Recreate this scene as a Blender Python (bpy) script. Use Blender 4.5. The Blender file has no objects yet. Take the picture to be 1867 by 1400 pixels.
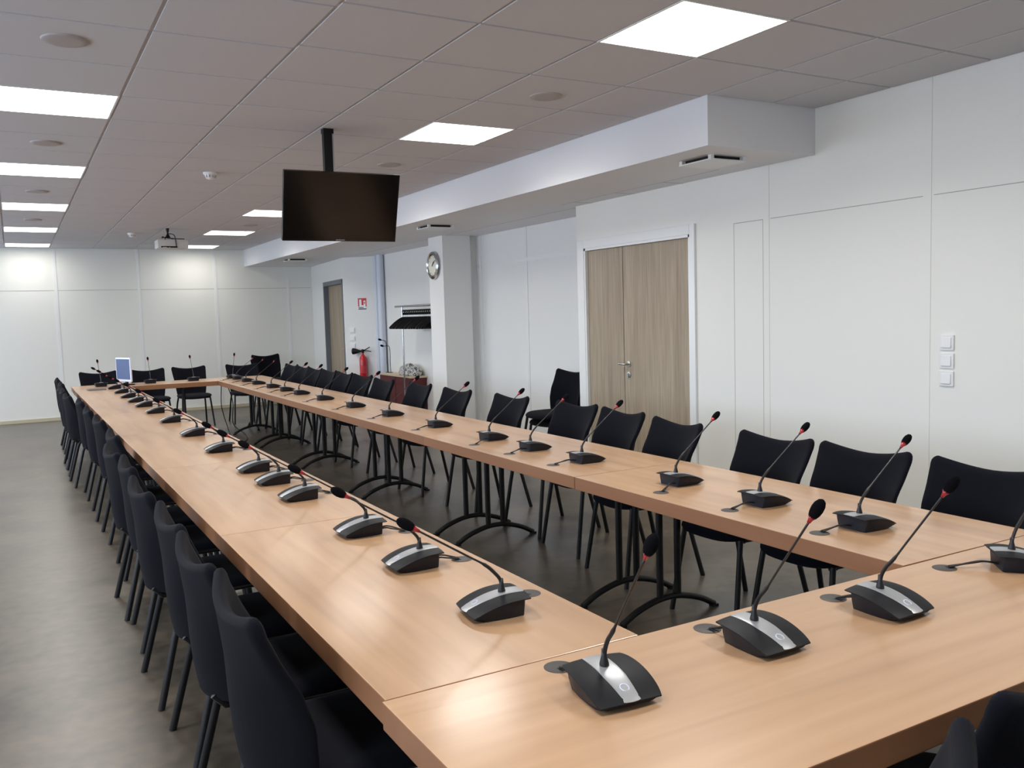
import bpy, bmesh, math, random
from mathutils import Vector, Matrix, Euler
random.seed(7)
S = bpy.context.scene
COL = S.collection
PI = math.pi

# ------------------------------------------------------------------ camera
FX = 1594.98
YAW, PITCH, ROLL = 0.5166, 0.0803, 0.0288
CAMZ = 1.4977
cd = bpy.data.cameras.new('camera')
cd.sensor_fit = 'HORIZONTAL'; cd.sensor_width = 36.0
cd.lens = FX / 1867 * 36.0
cd.clip_start = 0.02; cd.clip_end = 100
cam = bpy.data.objects.new('camera', cd); COL.objects.link(cam)
fwd = Vector((math.sin(YAW) * math.cos(PITCH), math.cos(YAW) * math.cos(PITCH), -math.sin(PITCH)))
right0 = Vector((math.cos(YAW), -math.sin(YAW), 0))
up0 = right0.cross(fwd)
c_, s_ = math.cos(ROLL), math.sin(ROLL)
rt = right0 * c_ - up0 * s_
up = up0 * c_ + right0 * s_
M = Matrix((rt, up, -fwd)).transposed().to_4x4()
M.translation = Vector((0, 0, CAMZ))
cam.matrix_world = M
S.camera = cam

# ------------------------------------------------------------------ view / world
S.view_settings.view_transform = 'Standard'
S.view_settings.look = 'None'
S.view_settings.gamma = 1.0
S.view_settings.use_curve_mapping = False
S.view_settings.exposure = 0.30
S.cycles.caustics_reflective = False; S.cycles.caustics_refractive = False; S.cycles.sample_clamp_indirect = 2.5
w = bpy.data.worlds.new('daylight'); S.world = w; w.use_nodes = True
wb = w.node_tree.nodes['Background']
wb.inputs[0].default_value = (0.70, 0.82, 1.0, 1); wb.inputs[1].default_value = 1.0

WINDOW_W = 14.5        # daylight through the windows, per square metre
LAMP_W = 14.5          # each ceiling panel
LAMP_COL = (1.0, 0.975, 0.93)
SPREAD = 148

# ------------------------------------------------------------------ materials
def srgb(r, g, b):
    f = lambda c: (c / 255 / 12.92) if c / 255 <= 0.04045 else ((c / 255 + 0.055) / 1.055) ** 2.4
    return (f(r), f(g), f(b), 1)

def mat(name, col, rough=0.5, metal=0.0, spec=0.5, bump=0, bscale=200, vary=0, vscale=3, coat=0, emit=None, estr=0, sheen=0, trans=0):
    m = bpy.data.materials.new(name); m.use_nodes = True
    nt = m.node_tree; b = nt.nodes['Principled BSDF']
    b.inputs['Base Color'].default_value = col
    b.inputs['Roughness'].default_value = rough
    b.inputs['Metallic'].default_value = metal
    b.inputs['Specular IOR Level'].default_value = spec
    if coat: b.inputs['Coat Weight'].default_value = coat
    if sheen:
        b.inputs['Sheen Weight'].default_value = sheen
        b.inputs['Sheen Roughness'].default_value = 0.5
    if trans: b.inputs['Transmission Weight'].default_value = trans
    if emit:
        b.inputs['Emission Color'].default_value = emit; b.inputs['Emission Strength'].default_value = estr
    tc = nt.nodes.new('ShaderNodeTexCoord')
    if vary:
        n = nt.nodes.new('ShaderNodeTexNoise'); n.inputs['Scale'].default_value = vscale; n.inputs['Detail'].default_value = 6
        nt.links.new(tc.outputs['Object'], n.inputs['Vector'])
        mr = nt.nodes.new('ShaderNodeMapRange')
        mr.inputs[1].default_value = 0.3; mr.inputs[2].default_value = 0.7
        mr.inputs[3].default_value = 1 - vary; mr.inputs[4].default_value = 1 + vary
        nt.links.new(n.outputs['Fac'], mr.inputs[0])
        mx = nt.nodes.new('ShaderNodeVectorMath'); mx.operation = 'SCALE'
        mx.inputs[0].default_value = col[:3]
        nt.links.new(mr.outputs[0], mx.inputs['Scale']); nt.links.new(mx.outputs[0], b.inputs['Base Color'])
    if bump:
        n2 = nt.nodes.new('ShaderNodeTexNoise'); n2.inputs['Scale'].default_value = bscale; n2.inputs['Detail'].default_value = 3
        nt.links.new(tc.outputs['Object'], n2.inputs['Vector'])
        bp = nt.nodes.new('ShaderNodeBump'); bp.inputs['Strength'].default_value = bump; bp.inputs['Distance'].default_value = 0.002
        nt.links.new(n2.outputs['Fac'], bp.inputs['Height']); nt.links.new(bp.outputs[0], b.inputs['Normal'])
    return m

def wood(name, c1, c2, c3, rough, scale=(0.8, 9, 9), fine=(1.6, 22, 22), spec=0.4, bands=0.5):
    m = bpy.data.materials.new(name); m.use_nodes = True
    nt = m.node_tree; N = nt.nodes; L = nt.links; b = N['Principled BSDF']
    tc = N.new('ShaderNodeTexCoord'); oi = N.new('ShaderNodeObjectInfo')
    mul = N.new('ShaderNodeVectorMath'); mul.operation = 'SCALE'; mul.inputs[0].default_value = (13, 7, 5)
    L.new(oi.outputs['Random'], mul.inputs['Scale'])
    ad = N.new('ShaderNodeVectorMath'); L.new(tc.outputs['Object'], ad.inputs[0]); L.new(mul.outputs[0], ad.inputs[1])
    mp = N.new('ShaderNodeMapping'); mp.inputs['Scale'].default_value = scale; L.new(ad.outputs[0], mp.inputs[0])
    n = N.new('ShaderNodeTexNoise'); n.inputs['Scale'].default_value = 1; n.inputs['Detail'].default_value = 4; n.inputs['Distortion'].default_value = 0.4
    L.new(mp.outputs[0], n.inputs['Vector'])
    mp2 = N.new('ShaderNodeMapping'); mp2.inputs['Scale'].default_value = fine; L.new(ad.outputs[0], mp2.inputs[0])
    n2 = N.new('ShaderNodeTexNoise'); n2.inputs['Scale'].default_value = 1; n2.inputs['Detail'].default_value = 1.5
    L.new(mp2.outputs[0], n2.inputs['Vector'])
    cr = N.new('ShaderNodeValToRGB'); e = cr.color_ramp.elements
    e[0].position = 0.28; e[0].color = c1; e[1].position = 0.72; e[1].color = c3
    k = cr.color_ramp.elements.new(0.5); k.color = c2
    mixv = N.new('ShaderNodeMix'); mixv.data_type = 'FLOAT'; mixv.inputs[0].default_value = 1 - bands
    L.new(n.outputs['Fac'], mixv.inputs[2]); L.new(n2.outputs['Fac'], mixv.inputs[3])
    L.new(mixv.outputs[0], cr.inputs[0]); L.new(cr.outputs[0], b.inputs['Base Color'])
    b.inputs['Roughness'].default_value = rough; b.inputs['Specular IOR Level'].default_value = spec
    return m

M_WALL = mat('wall_paint', srgb(235, 234, 227), 0.42, spec=0.35)
M_WALL2 = mat('plaster_paint', srgb(234, 234, 231), 0.6, spec=0.3)
M_TRIM = mat('white_trim', srgb(236, 237, 235), 0.25, spec=0.5)
M_SEAM = mat('panel_joint_grey', srgb(172, 171, 166), 0.6)  # plain grey of the thin joints between panels and tiles
M_CEIL = mat('ceiling_tile', srgb(204, 203, 206), 0.95, spec=0.1, bump=0.25, bscale=120)
M_GRID = mat('ceiling_grid', srgb(196, 188, 184), 0.8, spec=0.2)
M_SOFF = mat('soffit_paint', srgb(226, 226, 228), 0.5, spec=0.3)
M_BASEB = mat('baseboard_beige', srgb(196, 186, 160), 0.5)
M_FAB = mat('navy_black_fabric', srgb(17, 18, 25), 0.95, spec=0.1, bump=0.5, bscale=900, sheen=0.03)
M_LEG = mat('black_metal', srgb(20, 20, 22), 0.42, spec=0.4)
M_SHELL = mat('black_seat_shell', srgb(17, 18, 21), 0.55, spec=0.35)
M_PLAST = mat('charcoal_plastic', srgb(20, 21, 25), 0.5, spec=0.22, bump=0.08, bscale=1500)
M_PLAST2 = mat('dark_plastic_body', srgb(18, 20, 29), 0.5, spec=0.3)
M_STRIP = mat('brushed_silver', srgb(172, 174, 177), 0.38, metal=0.55, bump=0.05, bscale=900)
M_BUTTON = mat('talk_button', srgb(205, 210, 228), 0.2, spec=0.7)
M_RED = mat('red_ring', srgb(160, 34, 46), 0.25, spec=0.6)
M_FOAM = mat('foam_windscreen', srgb(17, 17, 21), 1.0, spec=0.05, bump=0.8, bscale=1600)
M_NECK = mat('gooseneck_black', srgb(24, 23, 25), 0.38, spec=0.5)
M_GROM = mat('grey_grommet', srgb(72, 68, 66), 0.5, spec=0.35)
M_CABLE = mat('black_cable', srgb(22, 22, 24), 0.5)
M_CHROME = mat('chrome', srgb(190, 192, 196), 0.2, metal=1.0)
M_SATIN = mat('satin_steel', srgb(190, 188, 180), 0.28, metal=0.9)
M_GREYF = mat('grey_door_frame', srgb(112, 116, 122), 0.5)
M_BLACK = mat('matt_black', srgb(9, 9, 10), 0.5, spec=0.3)
M_SCREEN = mat('dark_glass_screen', srgb(7, 7, 9), 0.16, spec=0.5)
M_DARKGAP = mat('dark_slot', srgb(22, 22, 22), 0.8)
M_WHITEP = mat('white_plastic', srgb(232, 232, 230), 0.35, spec=0.5)
M_PROJ = mat('pale_grey_plastic', srgb(206, 202, 198), 0.45)
M_REDP = mat('fire_red_paint', srgb(196, 22, 34), 0.25, spec=0.6)
M_SIGNR = mat('sign_red', srgb(200, 24, 44), 0.5)
M_CAB = mat('dark_red_panel', srgb(92, 26, 32), 0.5)
M_BEIGE = mat('beige_top', srgb(206, 190, 160), 0.5)
M_ALU = mat('grey_pipe', srgb(206, 212, 224), 0.35, spec=0.5)
M_SPK = mat('speaker_grille', srgb(176, 168, 166), 0.7, bump=0.5, bscale=500)
M_MONB = mat('monitor_bezel', srgb(226, 232, 246), 0.35)
M_MONS = mat('monitor_screen', srgb(60, 78, 120), 0.2, emit=srgb(92, 116, 168), estr=0.14)
M_EDGE = wood('beech_edge', srgb(140, 97, 68), srgb(146, 102, 72), srgb(152, 108, 77), 0.4)
M_BEECH = wood('beech_laminate', srgb(162, 127, 95), srgb(182, 145, 111), srgb(195, 158, 124), 0.34, spec=0.5, bands=0.7)
for k_, v_ in (('Coat Weight', .5), ('Coat Roughness', .17), ('Coat IOR', 1.5)): M_BEECH.node_tree.nodes['Principled BSDF'].inputs[k_].default_value = v_
M_OAK = wood('oak_laminate', srgb(138, 122, 102), srgb(160, 145, 124), srgb(180, 166, 144), 0.5, scale=(9, 9, 0.8), fine=(70, 70, 2.5))
M_LAMP = mat('light_diffuser', (1, 1, 1, 1), 0.5, emit=(1, 0.97, 0.92, 1), estr=6.0)

def floor_mat():
    m = bpy.data.materials.new('grey_vinyl_floor'); m.use_nodes = True
    nt = m.node_tree; N = nt.nodes; L = nt.links; b = N['Principled BSDF']
    tc = N.new('ShaderNodeTexCoord')
    n = N.new('ShaderNodeTexNoise'); n.inputs['Scale'].default_value = 2.2; n.inputs['Detail'].default_value = 8; n.inputs['Roughness'].default_value = 0.62
    L.new(tc.outputs['Object'], n.inputs['Vector'])
    n2 = N.new('ShaderNodeTexNoise'); n2.inputs['Scale'].default_value = 14; n2.inputs['Detail'].default_value = 1.5
    L.new(tc.outputs['Object'], n2.inputs['Vector'])
    mixv = N.new('ShaderNodeMix'); mixv.data_type = 'FLOAT'; mixv.inputs[0].default_value = 0.35
    L.new(n.outputs['Fac'], mixv.inputs[2]); L.new(n2.outputs['Fac'], mixv.inputs[3])
    cr = N.new('ShaderNodeValToRGB'); e = cr.color_ramp.elements
    e[0].position = 0.34; e[0].color = srgb(58, 52, 45); e[1].position = 0.66; e[1].color = srgb(100, 90, 77)
    L.new(mixv.outputs[0], cr.inputs[0]); L.new(cr.outputs[0], b.inputs['Base Color'])
    mr = N.new('ShaderNodeMapRange'); mr.inputs[3].default_value = 0.28; mr.inputs[4].default_value = 0.38
    L.new(mixv.outputs[0], mr.inputs[0]); L.new(mr.outputs[0], b.inputs['Roughness'])
    b.inputs['Specular IOR Level'].default_value = 0.8
    return m
M_FLOOR = floor_mat()

# ------------------------------------------------------------------ helpers
def finish(name, bm, m, parent=None, smooth=False, loc=None, rot=None):
    bmesh.ops.recalc_face_normals(bm, faces=bm.faces)
    me = bpy.data.meshes.new(name); bm.to_mesh(me); bm.free()
    ms = m if isinstance(m, (list, tuple)) else [m]
    for k in ms: me.materials.append(k)
    if smooth:
        for p in me.polygons: p.use_smooth = True
        if smooth != 'all':
            try: me.set_sharp_from_angle(angle=math.radians(38))
            except Exception: pass
    o = bpy.data.objects.new(name, me); COL.objects.link(o)
    if parent: o.parent = parent
    if loc: o.location = loc
    if rot: o.rotation_euler = rot
    return o

def box(bm, x0, x1, y0, y1, z0, z1, bev=0, mi=0):
    r = bmesh.ops.create_cube(bm, size=1)
    vs = r['verts']
    bmesh.ops.scale(bm, vec=(abs(x1 - x0), abs(y1 - y0), abs(z1 - z0)), verts=vs)
    bmesh.ops.translate(bm, vec=((x0 + x1) / 2, (y0 + y1) / 2, (z0 + z1) / 2), verts=vs)
    fs = {f for v in vs for f in v.link_faces}
    for f in fs: f.material_index = mi
    if bev:
        es = list({e for v in vs for e in v.link_edges})
        bmesh.ops.bevel(bm, geom=es, offset=bev, segments=2, affect='EDGES', profile=0.6)
    return vs

def prism(bm, pts, z0, z1, mi=0):
    a = [bm.verts.new((x, y, z0)) for x, y in pts]; b = [bm.verts.new((x, y, z1)) for x, y in pts]
    n = len(pts)
    fs = [bm.faces.new(a[::-1]), bm.faces.new(b)]
    for i in range(n): fs.append(bm.faces.new((a[i], a[(i + 1) % n], b[(i + 1) % n], b[i])))
    for f in fs: f.material_index = mi
    return a + b

def spline(pts, n=6):
    P = [Vector(p) for p in pts]; out = []
    Q = [P[0] * 2 - P[1]] + P + [P[-1] * 2 - P[-2]]
    for i in range(1, len(Q) - 2):
        for k in range(n):
            t = k / n
            a, b, c, d = Q[i - 1], Q[i], Q[i + 1], Q[i + 2]
            out.append(0.5 * ((2 * b) + (c - a) * t + (2 * a - 5 * b + 4 * c - d) * t * t + (3 * b - a - 3 * c + d) * t ** 3))
    out.append(P[-1]); return out

def tube(bm, pts, r, seg=8, flat=1.0, mi=0, axis=None):
    """r float or list; flat squashes along the second frame axis"""
    P = [Vector(p) for p in pts]; n = len(P); rings = []
    rs = r if isinstance(r, (list, tuple)) else [r] * n
    ref = Vector(axis) if axis else Vector((0, 1, 0))
    for i in range(n):
        t = (P[min(i + 1, n - 1)] - P[max(i - 1, 0)]).normalized()
        a = ref - t * ref.dot(t)
        if a.length < 1e-3: a = Vector((1, 0, 0)) - t * t.x
        a.normalize(); b = t.cross(a)
        rings.append([bm.verts.new(P[i] + (a * math.cos(2 * PI * k / seg) + b * math.sin(2 * PI * k / seg) * flat) * rs[i]) for k in range(seg)])
    for i in range(n - 1):
        for k in range(seg):
            f = bm.faces.new((rings[i][k], rings[i][(k + 1) % seg], rings[i + 1][(k + 1) % seg], rings[i + 1][k])); f.material_index = mi
    for rg in (rings[0][::-1], rings[-1]):
        f = bm.faces.new(rg); f.material_index = mi
    return [v for rg in rings for v in rg]

def lathe(bm, prof, seg=24, c=(0, 0, 0), mat4=None, mi=0):
    """prof list of (r, z)"""
    rings = []
    for r, z in prof:
        if r < 1e-6: rings.append([bm.verts.new((0, 0, z))])
        else: rings.append([bm.verts.new((r * math.cos(2 * PI * k / seg), r * math.sin(2 * PI * k / seg), z)) for k in range(seg)])
    for i in range(len(rings) - 1):
        A, B = rings[i], rings[i + 1]
        for k in range(seg):
            k2 = (k + 1) % seg
            if len(A) == 1 and len(B) == 1: continue
            if len(A) == 1: f = bm.faces.new((A[0], B[k], B[k2]))
            elif len(B) == 1: f = bm.faces.new((A[k], A[k2], B[0]))
            else: f = bm.faces.new((A[k], A[k2], B[k2], B[k]))
            f.material_index = mi
    vs = [v for r in rings for v in r]
    if mat4: bmesh.ops.transform(bm, matrix=mat4, verts=vs)
    bmesh.ops.translate(bm, vec=c, verts=vs)
    return vs

def NB(): return bmesh.new()

def thing(name, label, cat, loc=(0, 0, 0), rz=0, group=None):
    o = bpy.data.objects.new(name, None); COL.objects.link(o)
    o.empty_display_size = 0.1
    o.location = loc; o.rotation_euler = (0, 0, rz)
    o['label'] = label; o['category'] = cat
    if group: o['group'] = group
    return o

def tag(o, label, cat, group=None):
    o['label'] = label; o['category'] = cat
    if group: o['group'] = group
    return o

def struct(o): o['kind'] = 'structure'; return o

def dup(root, loc, rz, label, group=None, skip=()):
    r = root.copy(); COL.objects.link(r); r.location = loc; r.rotation_euler = (0, 0, rz)
    r['label'] = label
    if group: r['group'] = group
    for ch in list(root.children):
        if ch.name.split('.')[0] in skip: continue
        c = ch.copy(); COL.objects.link(c); c.parent = r
        for g in list(ch.children):
            d = g.copy(); COL.objects.link(d); d.parent = c
    return r

def text_mesh(body, size, m, parent, mw, name='lettering', extrude=0.0004):
    cu = bpy.data.curves.new('txt', 'FONT'); cu.body = body; cu.size = size; cu.extrude = extrude
    cu.align_x = 'CENTER'; cu.align_y = 'CENTER'
    t = bpy.data.objects.new('txt', cu); COL.objects.link(t)
    dg = bpy.context.evaluated_depsgraph_get()
    me = bpy.data.meshes.new_from_object(t.evaluated_get(dg)); bpy.data.objects.remove(t); bpy.data.curves.remove(cu)
    me.name = name; me.materials.clear(); me.materials.append(m)
    o = bpy.data.objects.new(name, me); COL.objects.link(o); o.parent = parent; o.matrix_local = mw
    return o

ORD = ['first', 'second', 'third', 'fourth', 'fifth', 'sixth', 'seventh', 'eighth', 'ninth', 'tenth', 'eleventh', 'twelfth',
       'thirteenth', 'fourteenth', 'fifteenth', 'sixteenth', 'seventeenth', 'eighteenth']

# ------------------------------------------------------------------ room shell
ZC, ZS, ZT = 2.7325, 2.4454, 0.7161
XW, XR = 4.50, 4.98            # wall with the double door / recessed wall
YF, YB, XL = 15.70, -2.2, -3.3
b = NB(); box(b, XL - .1, 5.4, YB - .1, YF + .1, -.1, 0); struct(finish('floor', b, M_FLOOR))

# ceiling: tegular tiles in a recessed grid, open where the lights sit
xe = [XL] + [-0.016 - .61 * k for k in range(5, 0, -1)] + [-0.016, 0.594, 1.204, 1.814, 2.425, 3.025, 3.60]
xe_far = [3.60, 4.12, 4.50]
LIGHTS = []
for k in range(-2, 5): LIGHTS.append((-0.016, 0.594, 5.245 + 2.4 * k, 'L'))
for k in range(-1, 6): LIGHTS.append((2.425, 3.025, 2.784 + 2.4 * k, 'R'))
for k in range(-2, 5): LIGHTS.append((-2.456, -1.846, 5.245 + 2.4 * k, 'W'))
def ceiling():
    bm = NB()
    def q(pts):
        bm.faces.new([bm.verts.new(p) for p in pts])
    H = 0.008; g = 0.009
    for i in range(len(xe) - 1):
        x0, x1 = xe[i], xe[i + 1]
        y = (5.245 - 2.4 * 4) if x0 < 1.2 else (2.784 - 2.4 * 3)
        ys = []
        while y < YF + .6:
            if y > YB - .6: ys.append(y)
            y += .6
        for y0 in ys:
            y1 = min(y0 + .6, YF); ya = max(y0, YB)
            if y1 - ya < .03: continue
            hole = any(abs(x0 - l[0]) < .02 and abs(y0 - l[2]) < .02 for l in LIGHTS)
            a0, a1, b0, b1 = x0 + g, x1 - g, ya + g, y1 - g
            if hole: a0, a1, b0, b1 = x0 + .004, x1 - .004, ya + .004, y1 - .004
            Zt = ZC + H
            q([(x0, ya, Zt), (x1, ya, Zt), (a1, b0, Zt), (a0, b0, Zt)]); q([(x1, ya, Zt), (x1, y1, Zt), (a1, b1, Zt), (a1, b0, Zt)])
            q([(x1, y1, Zt), (x0, y1, Zt), (a0, b1, Zt), (a1, b1, Zt)]); q([(x0, y1, Zt), (x0, ya, Zt), (a0, b0, Zt), (a0, b1, Zt)])
            c = [(a0, b0), (a1, b0), (a1, b1), (a0, b1)]
            if not hole:
                for j in range(4):
                    p, r = c[j], c[(j + 1) % 4]
                    q([(p[0], p[1], ZC), (r[0], r[1], ZC), (r[0], r[1], Zt), (p[0], p[1], Zt)])
                q([(p[0], p[1], ZC) for p in c])
    # strip of ceiling in front of the bulkhead end
    for i in range(2):
        x0, x1 = xe_far[i], xe_far[i + 1]; y = 2.784 - .6 * 9
        while y < 3.94:
            ya, y1 = max(y, YB), min(y + .6, 3.94); y += .6
            if y1 - ya < .03: continue
            a0, a1, b0, b1 = x0 + g, x1 - g, ya + g, y1 - g; Zt = ZC + H
            c = [(a0, b0), (a1, b0), (a1, b1), (a0, b1)]; o = [(x0, ya), (x1, ya), (x1, y1), (x0, y1)]
            for j in range(4):
                p, r = c[j], c[(j + 1) % 4]; s, t = o[j], o[(j + 1) % 4]
                q([(s[0], s[1], Zt), (t[0], t[1], Zt), (r[0], r[1], Zt), (p[0], p[1], Zt)])
                q([(p[0], p[1], ZC), (r[0], r[1], ZC), (r[0], r[1], Zt), (p[0], p[1], Zt)])
            q([(p[0], p[1], ZC) for p in c])
    return finish('ceiling', bm, M_CEIL)
struct(ceiling())
b = NB(); box(b, XL - .1, 5.4, YB - .1, YF + .1, ZC + .16, ZC + .2); struct(finish('trim_1', b, M_CEIL))   # slab above

# bulkhead
b = NB()
prism(b, [(3.60, 3.94), (4.50, 3.94), (4.50, 6.66), (4.98, 6.66), (4.98, YF), (3.60, YF)], ZS, ZC + .01)
struct(finish('trim_2', b, M_SOFF))
# bulkhead underside tile joints
def groove(name, pts, wd=.006, m=M_SEAM, axis='z'):
    bm = NB()
    for (x0, y0, z0, x1, y1, z1) in pts:
        box(bm, min(x0, x1) - (wd if x0 == x1 else 0), max(x0, x1) + (wd if x0 == x1 else 0),
            min(y0, y1) - (wd if y0 == y1 and z0 == z1 else 0), max(y0, y1) + (wd if y0 == y1 and z0 == z1 else 0), min(z0, z1), max(z0, z1))
    return struct(finish(name, bm, m))
pts = [(4.30, 4.6, ZS - .0015, 4.30, 6.6, ZS + .001)] + [(4.55, 6.7, ZS - .0015, 4.55, 12.9, ZS + .001)]
for y in (5.2, 5.8, 6.4): pts.append((4.30, y, ZS - .0015, 4.50, y, ZS + .001))
bm = NB()
for (x0, y0, z0, x1, y1, z1) in pts:
    if x0 == x1: box(bm, x0 - .003, x0 + .003, y0, y1, z0, z1)
    else: box(bm, x0, x1, y0 - .003, y0 + .003, z0, z1)
struct(finish('trim_3', bm, M_SEAM))

# right wall with door opening, far walls, recess
b = NB()
box(b, XW, XW + .14, YB, 5.12, 0, ZC + .01)
box(b, XW, XW + .14, 5.12, 6.53, 2.055, ZC + .01)
box(b, XW, XW + .14, 6.53, 6.66, 0, ZC + .01)
box(b, XW + .14, XR + .12, 6.52, 6.66, 0, ZC + .01)
struct(finish('wall_right', b, M_WALL))
b = NB(); box(b, XR, XR + .12, 6.66, YF, 0, ZC + .01); struct(finish('wall_recess', b, M_WALL2))
b = NB(); box(b, XL - .1, XR + .1, YF, YF + .12, 0, ZC + .2); struct(finish('wall_far', b, M_WALL))
b = NB(); box(b, XL - .1, 5.4, YB - .12, YB, 0, ZC + .2); struct(finish('wall_back', b, M_WALL))
# column by the clock
b = NB(); box(b, 4.50, 4.87, 9.50, 9.90, 0, ZS); box(b, 4.87, 4.98, 9.56, 9.90, 0, ZS, mi=0); struct(finish('wall_column', b, M_WALL2))
# far box with small door : skewed faces A->B and A->C
A = Vector((4.57, 13.3)); Bp = Vector((4.79, YF)); Cp = Vector((4.98, 12.91))
dAB = (Bp - A).normalized(); nAB = Vector((-dAB.y, dAB.x))      # points to -x (into the room)
def onAB(t, off=0): p = A + dAB * t + nAB * off; return (p.x, p.y)
b = NB()
t0, t1 = 0.075, 1.44                                            # door opening along the face
hh = 2.12
def seg(pl, z0, z1): prism(b, pl, z0, z1)
inn = -0.16
seg([onAB(0), onAB(t0), onAB(t0, inn), (Cp.x, Cp.y + .2), (Cp.x, Cp.y)], 0, ZS)
L_ = (Bp - A).length
seg([onAB(t1), onAB(L_), onAB(L_, inn), onAB(t1, inn)], 0, ZS)
seg([onAB(t0), onAB(t1), onAB(t1, inn), onAB(t0, inn)], hh, ZS)
struct(finish('wall_alcove', b, M_WALL2))
ang = math.atan2(dAB.y, dAB.x)
d3 = bpy.data.objects.new('door_2', None); COL.objects.link(d3); d3.location = (A.x, A.y, 0); d3.rotation_euler = (0, 0, ang); struct(d3)
b = NB()   # local x along the face, +y into the room
box(b, t0, t0 + .05, -.15, .012, 0, hh); box(b, t1 - .05, t1, -.15, .012, 0, hh); box(b, t0, t1, -.15, .012, hh - .07, hh)
finish('door_frame', b, M_GREYF, d3)
b = NB(); box(b, t0 + .05, t1 - .05, -.11, -.07, 0.005, hh - .07, bev=.002); finish('door_leaf', b, M_OAK, d3)
b = NB()
tube(b, [(t0 + .14, -.07, 1.0), (t0 + .14, -.02, 1.0), (t0 + .15, -.012, 1.0), (t0 + .27, -.012, 1.0)], .010, 8)
lathe(b, [(0, 0), (.025, 0), (.025, .006), (0, .006)], 16, (t0 + .14, -.07, 1.0), Matrix.Rotation(-PI / 2, 4, 'X'))
finish('door_handle', b, M_SATIN, d3, smooth=True)

# left wall with windows (outside the frame; daylight comes from here)
wins = [(-1.2, 0.9), (1.7, 4.0), (4.8, 7.1), (7.9, 10.2), (11.0, 12.7), (13.2, 15.3)]
b = NB(); zs0, zs1 = 0.95, 2.35
box(b, XL - .2, XL, YB, YF, 0, zs0); box(b, XL - .2, XL, YB, YF, zs1, ZC + .2)
prev = YB
for y0, y1 in wins:
    box(b, XL - .2, XL, prev, y0, zs0, zs1); prev = y1
box(b, XL - .2, XL, prev, YF, zs0, zs1)
struct(finish('wall_left', b, M_WALL))
M_GLASS = mat('window_glass', (1, 1, 1, 1), 0.0, trans=1.0, spec=0.5)
for i, (y0, y1) in enumerate(wins):
    e = bpy.data.objects.new('window_%d' % (i + 1), None); COL.objects.link(e); e.location = (XL - .1, (y0 + y1) / 2, zs0); struct(e)
    hw = (y1 - y0) / 2; b = NB(); h = zs1 - zs0
    box(b, -.03, .03, -hw, -hw + .06, 0, h); box(b, -.03, .03, hw - .06, hw, 0, h); box(b, -.03, .03, -hw + .06, hw - .06, 0, .06); box(b, -.03, .03, -hw + .06, hw - .06, h - .06, h); box(b, -.03, .03, -.03, .03, .06, h - .06)
    finish('window_frame', b, M_TRIM, e)
    ld = bpy.data.lights.new('window_daylight', 'AREA'); ld.shape = 'RECTANGLE'; ld.size = h; ld.size_y = y1 - y0
    ld.color = (.66, .80, 1.0); ld.energy = WINDOW_W * (y1 - y0) * h
    lo = bpy.data.objects.new('window_daylight', ld); COL.objects.link(lo); lo.location = (XL - .03, (y0 + y1) / 2, (zs0 + zs1) / 2)
    lo.rotation_euler = (0, -PI / 2, 0)

# far wall panel joints
b = NB()
for x in (-2.9, -1.75, -0.55, 0.65, 1.87, 3.10, 4.35):
    box(b, x - .022, x + .022, YF - .005, YF, 0.06, ZS if x > 3.6 else ZC)
struct(finish('trim_4', b, M_TRIM))
b = NB(); xs = [-3.28, -2.92, -1.77, -0.57, 0.63, 1.85, 3.08, 4.33, 4.77]
for i in range(len(xs) - 1): box(b, xs[i] + .045, xs[i + 1] - .005, YF - .003, YF, 2.067, 2.073)
struct(finish('trim_5', b, M_SEAM))
b = NB(); box(b, XL, 4.78, YF - .016, YF, 0, .055, bev=.003); struct(finish('baseboard_far', b, M_BASEB))
# right wall joints
b = NB()
for y in (4.354, 3.148, 1.95, 0.75): box(b, XW - .003, XW, y - .022, y + .022, 0, ZC)
struct(finish('trim_6', b, M_WALL))
b = NB()
for y in (4.667, 4.39): box(b, XW - .0015, XW, y - .0012, y + .0012, .1, 2.09)
for y0, y1 in ((3.18, 4.32), (4.39, 4.667), (1.98, 3.11), (.78, 1.92)): box(b, XW - .0015, XW, y0, y1, 2.086, 2.0905)
struct(finish('trim_7', b, M_SEAM))
# recess joints
b = NB()
box(b, XR - .008, XR, 8.345, 8.385, 0, ZS); box(b, XR - .008, XR, 9.42, 9.46, 0, ZS)
box(b, XR - .006, XR, 6.66, 8.345, 2.065, 2.105); box(b, XR - .006, XR, 8.385, 8.55, 2.065, 2.105); box(b, XR - .006, XR, 9.46, 9.55, 2.065, 2.105)
struct(finish('trim_8', b, M_TRIM))

# double door in the right wall
d1 = bpy.data.objects.new('door_1', None); COL.objects.link(d1); d1.location = (XW, 5.83, 0); struct(d1)
b = NB()
box(b, -.014, .10, -.71, -.69, 0, 2.055); box(b, -.014, .10, .68, .70, 0, 2.055); box(b, -.014, .10, -.71, .70, 2.035, 2.055)
box(b, -.02, .0, .70, .80, 0, 2.13, bev=.003); box(b, -.02, .0, -.765, -.71, 0, 2.13, bev=.003); box(b, -.02, .0, -.709, .699, 2.055, 2.13, bev=.003)
finish('door_frame', b, M_TRIM, d1)
b = NB(); box(b, .012, .055, -.688, .160, .006, 2.033, bev=.002); finish('door_leaf', b, M_OAK, d1)
b = NB(); box(b, .012, .055, .169, .678, .006, 2.033, bev=.002); finish('door_leaf', b, M_OAK, d1)
b = NB()
R = Matrix.Rotation(-PI / 2, 4, 'Y')
lathe(b, [(0, 0), (.025, 0), (.025, .007), (0, .009)], 18, (.012, .10, 1.045), R)
tube(b, spline([(.012, .10, 1.045), (-.03, .10, 1.045), (-.038, .105, 1.045), (-.04, .175, 1.047)], 4), .0095, 10)
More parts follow.
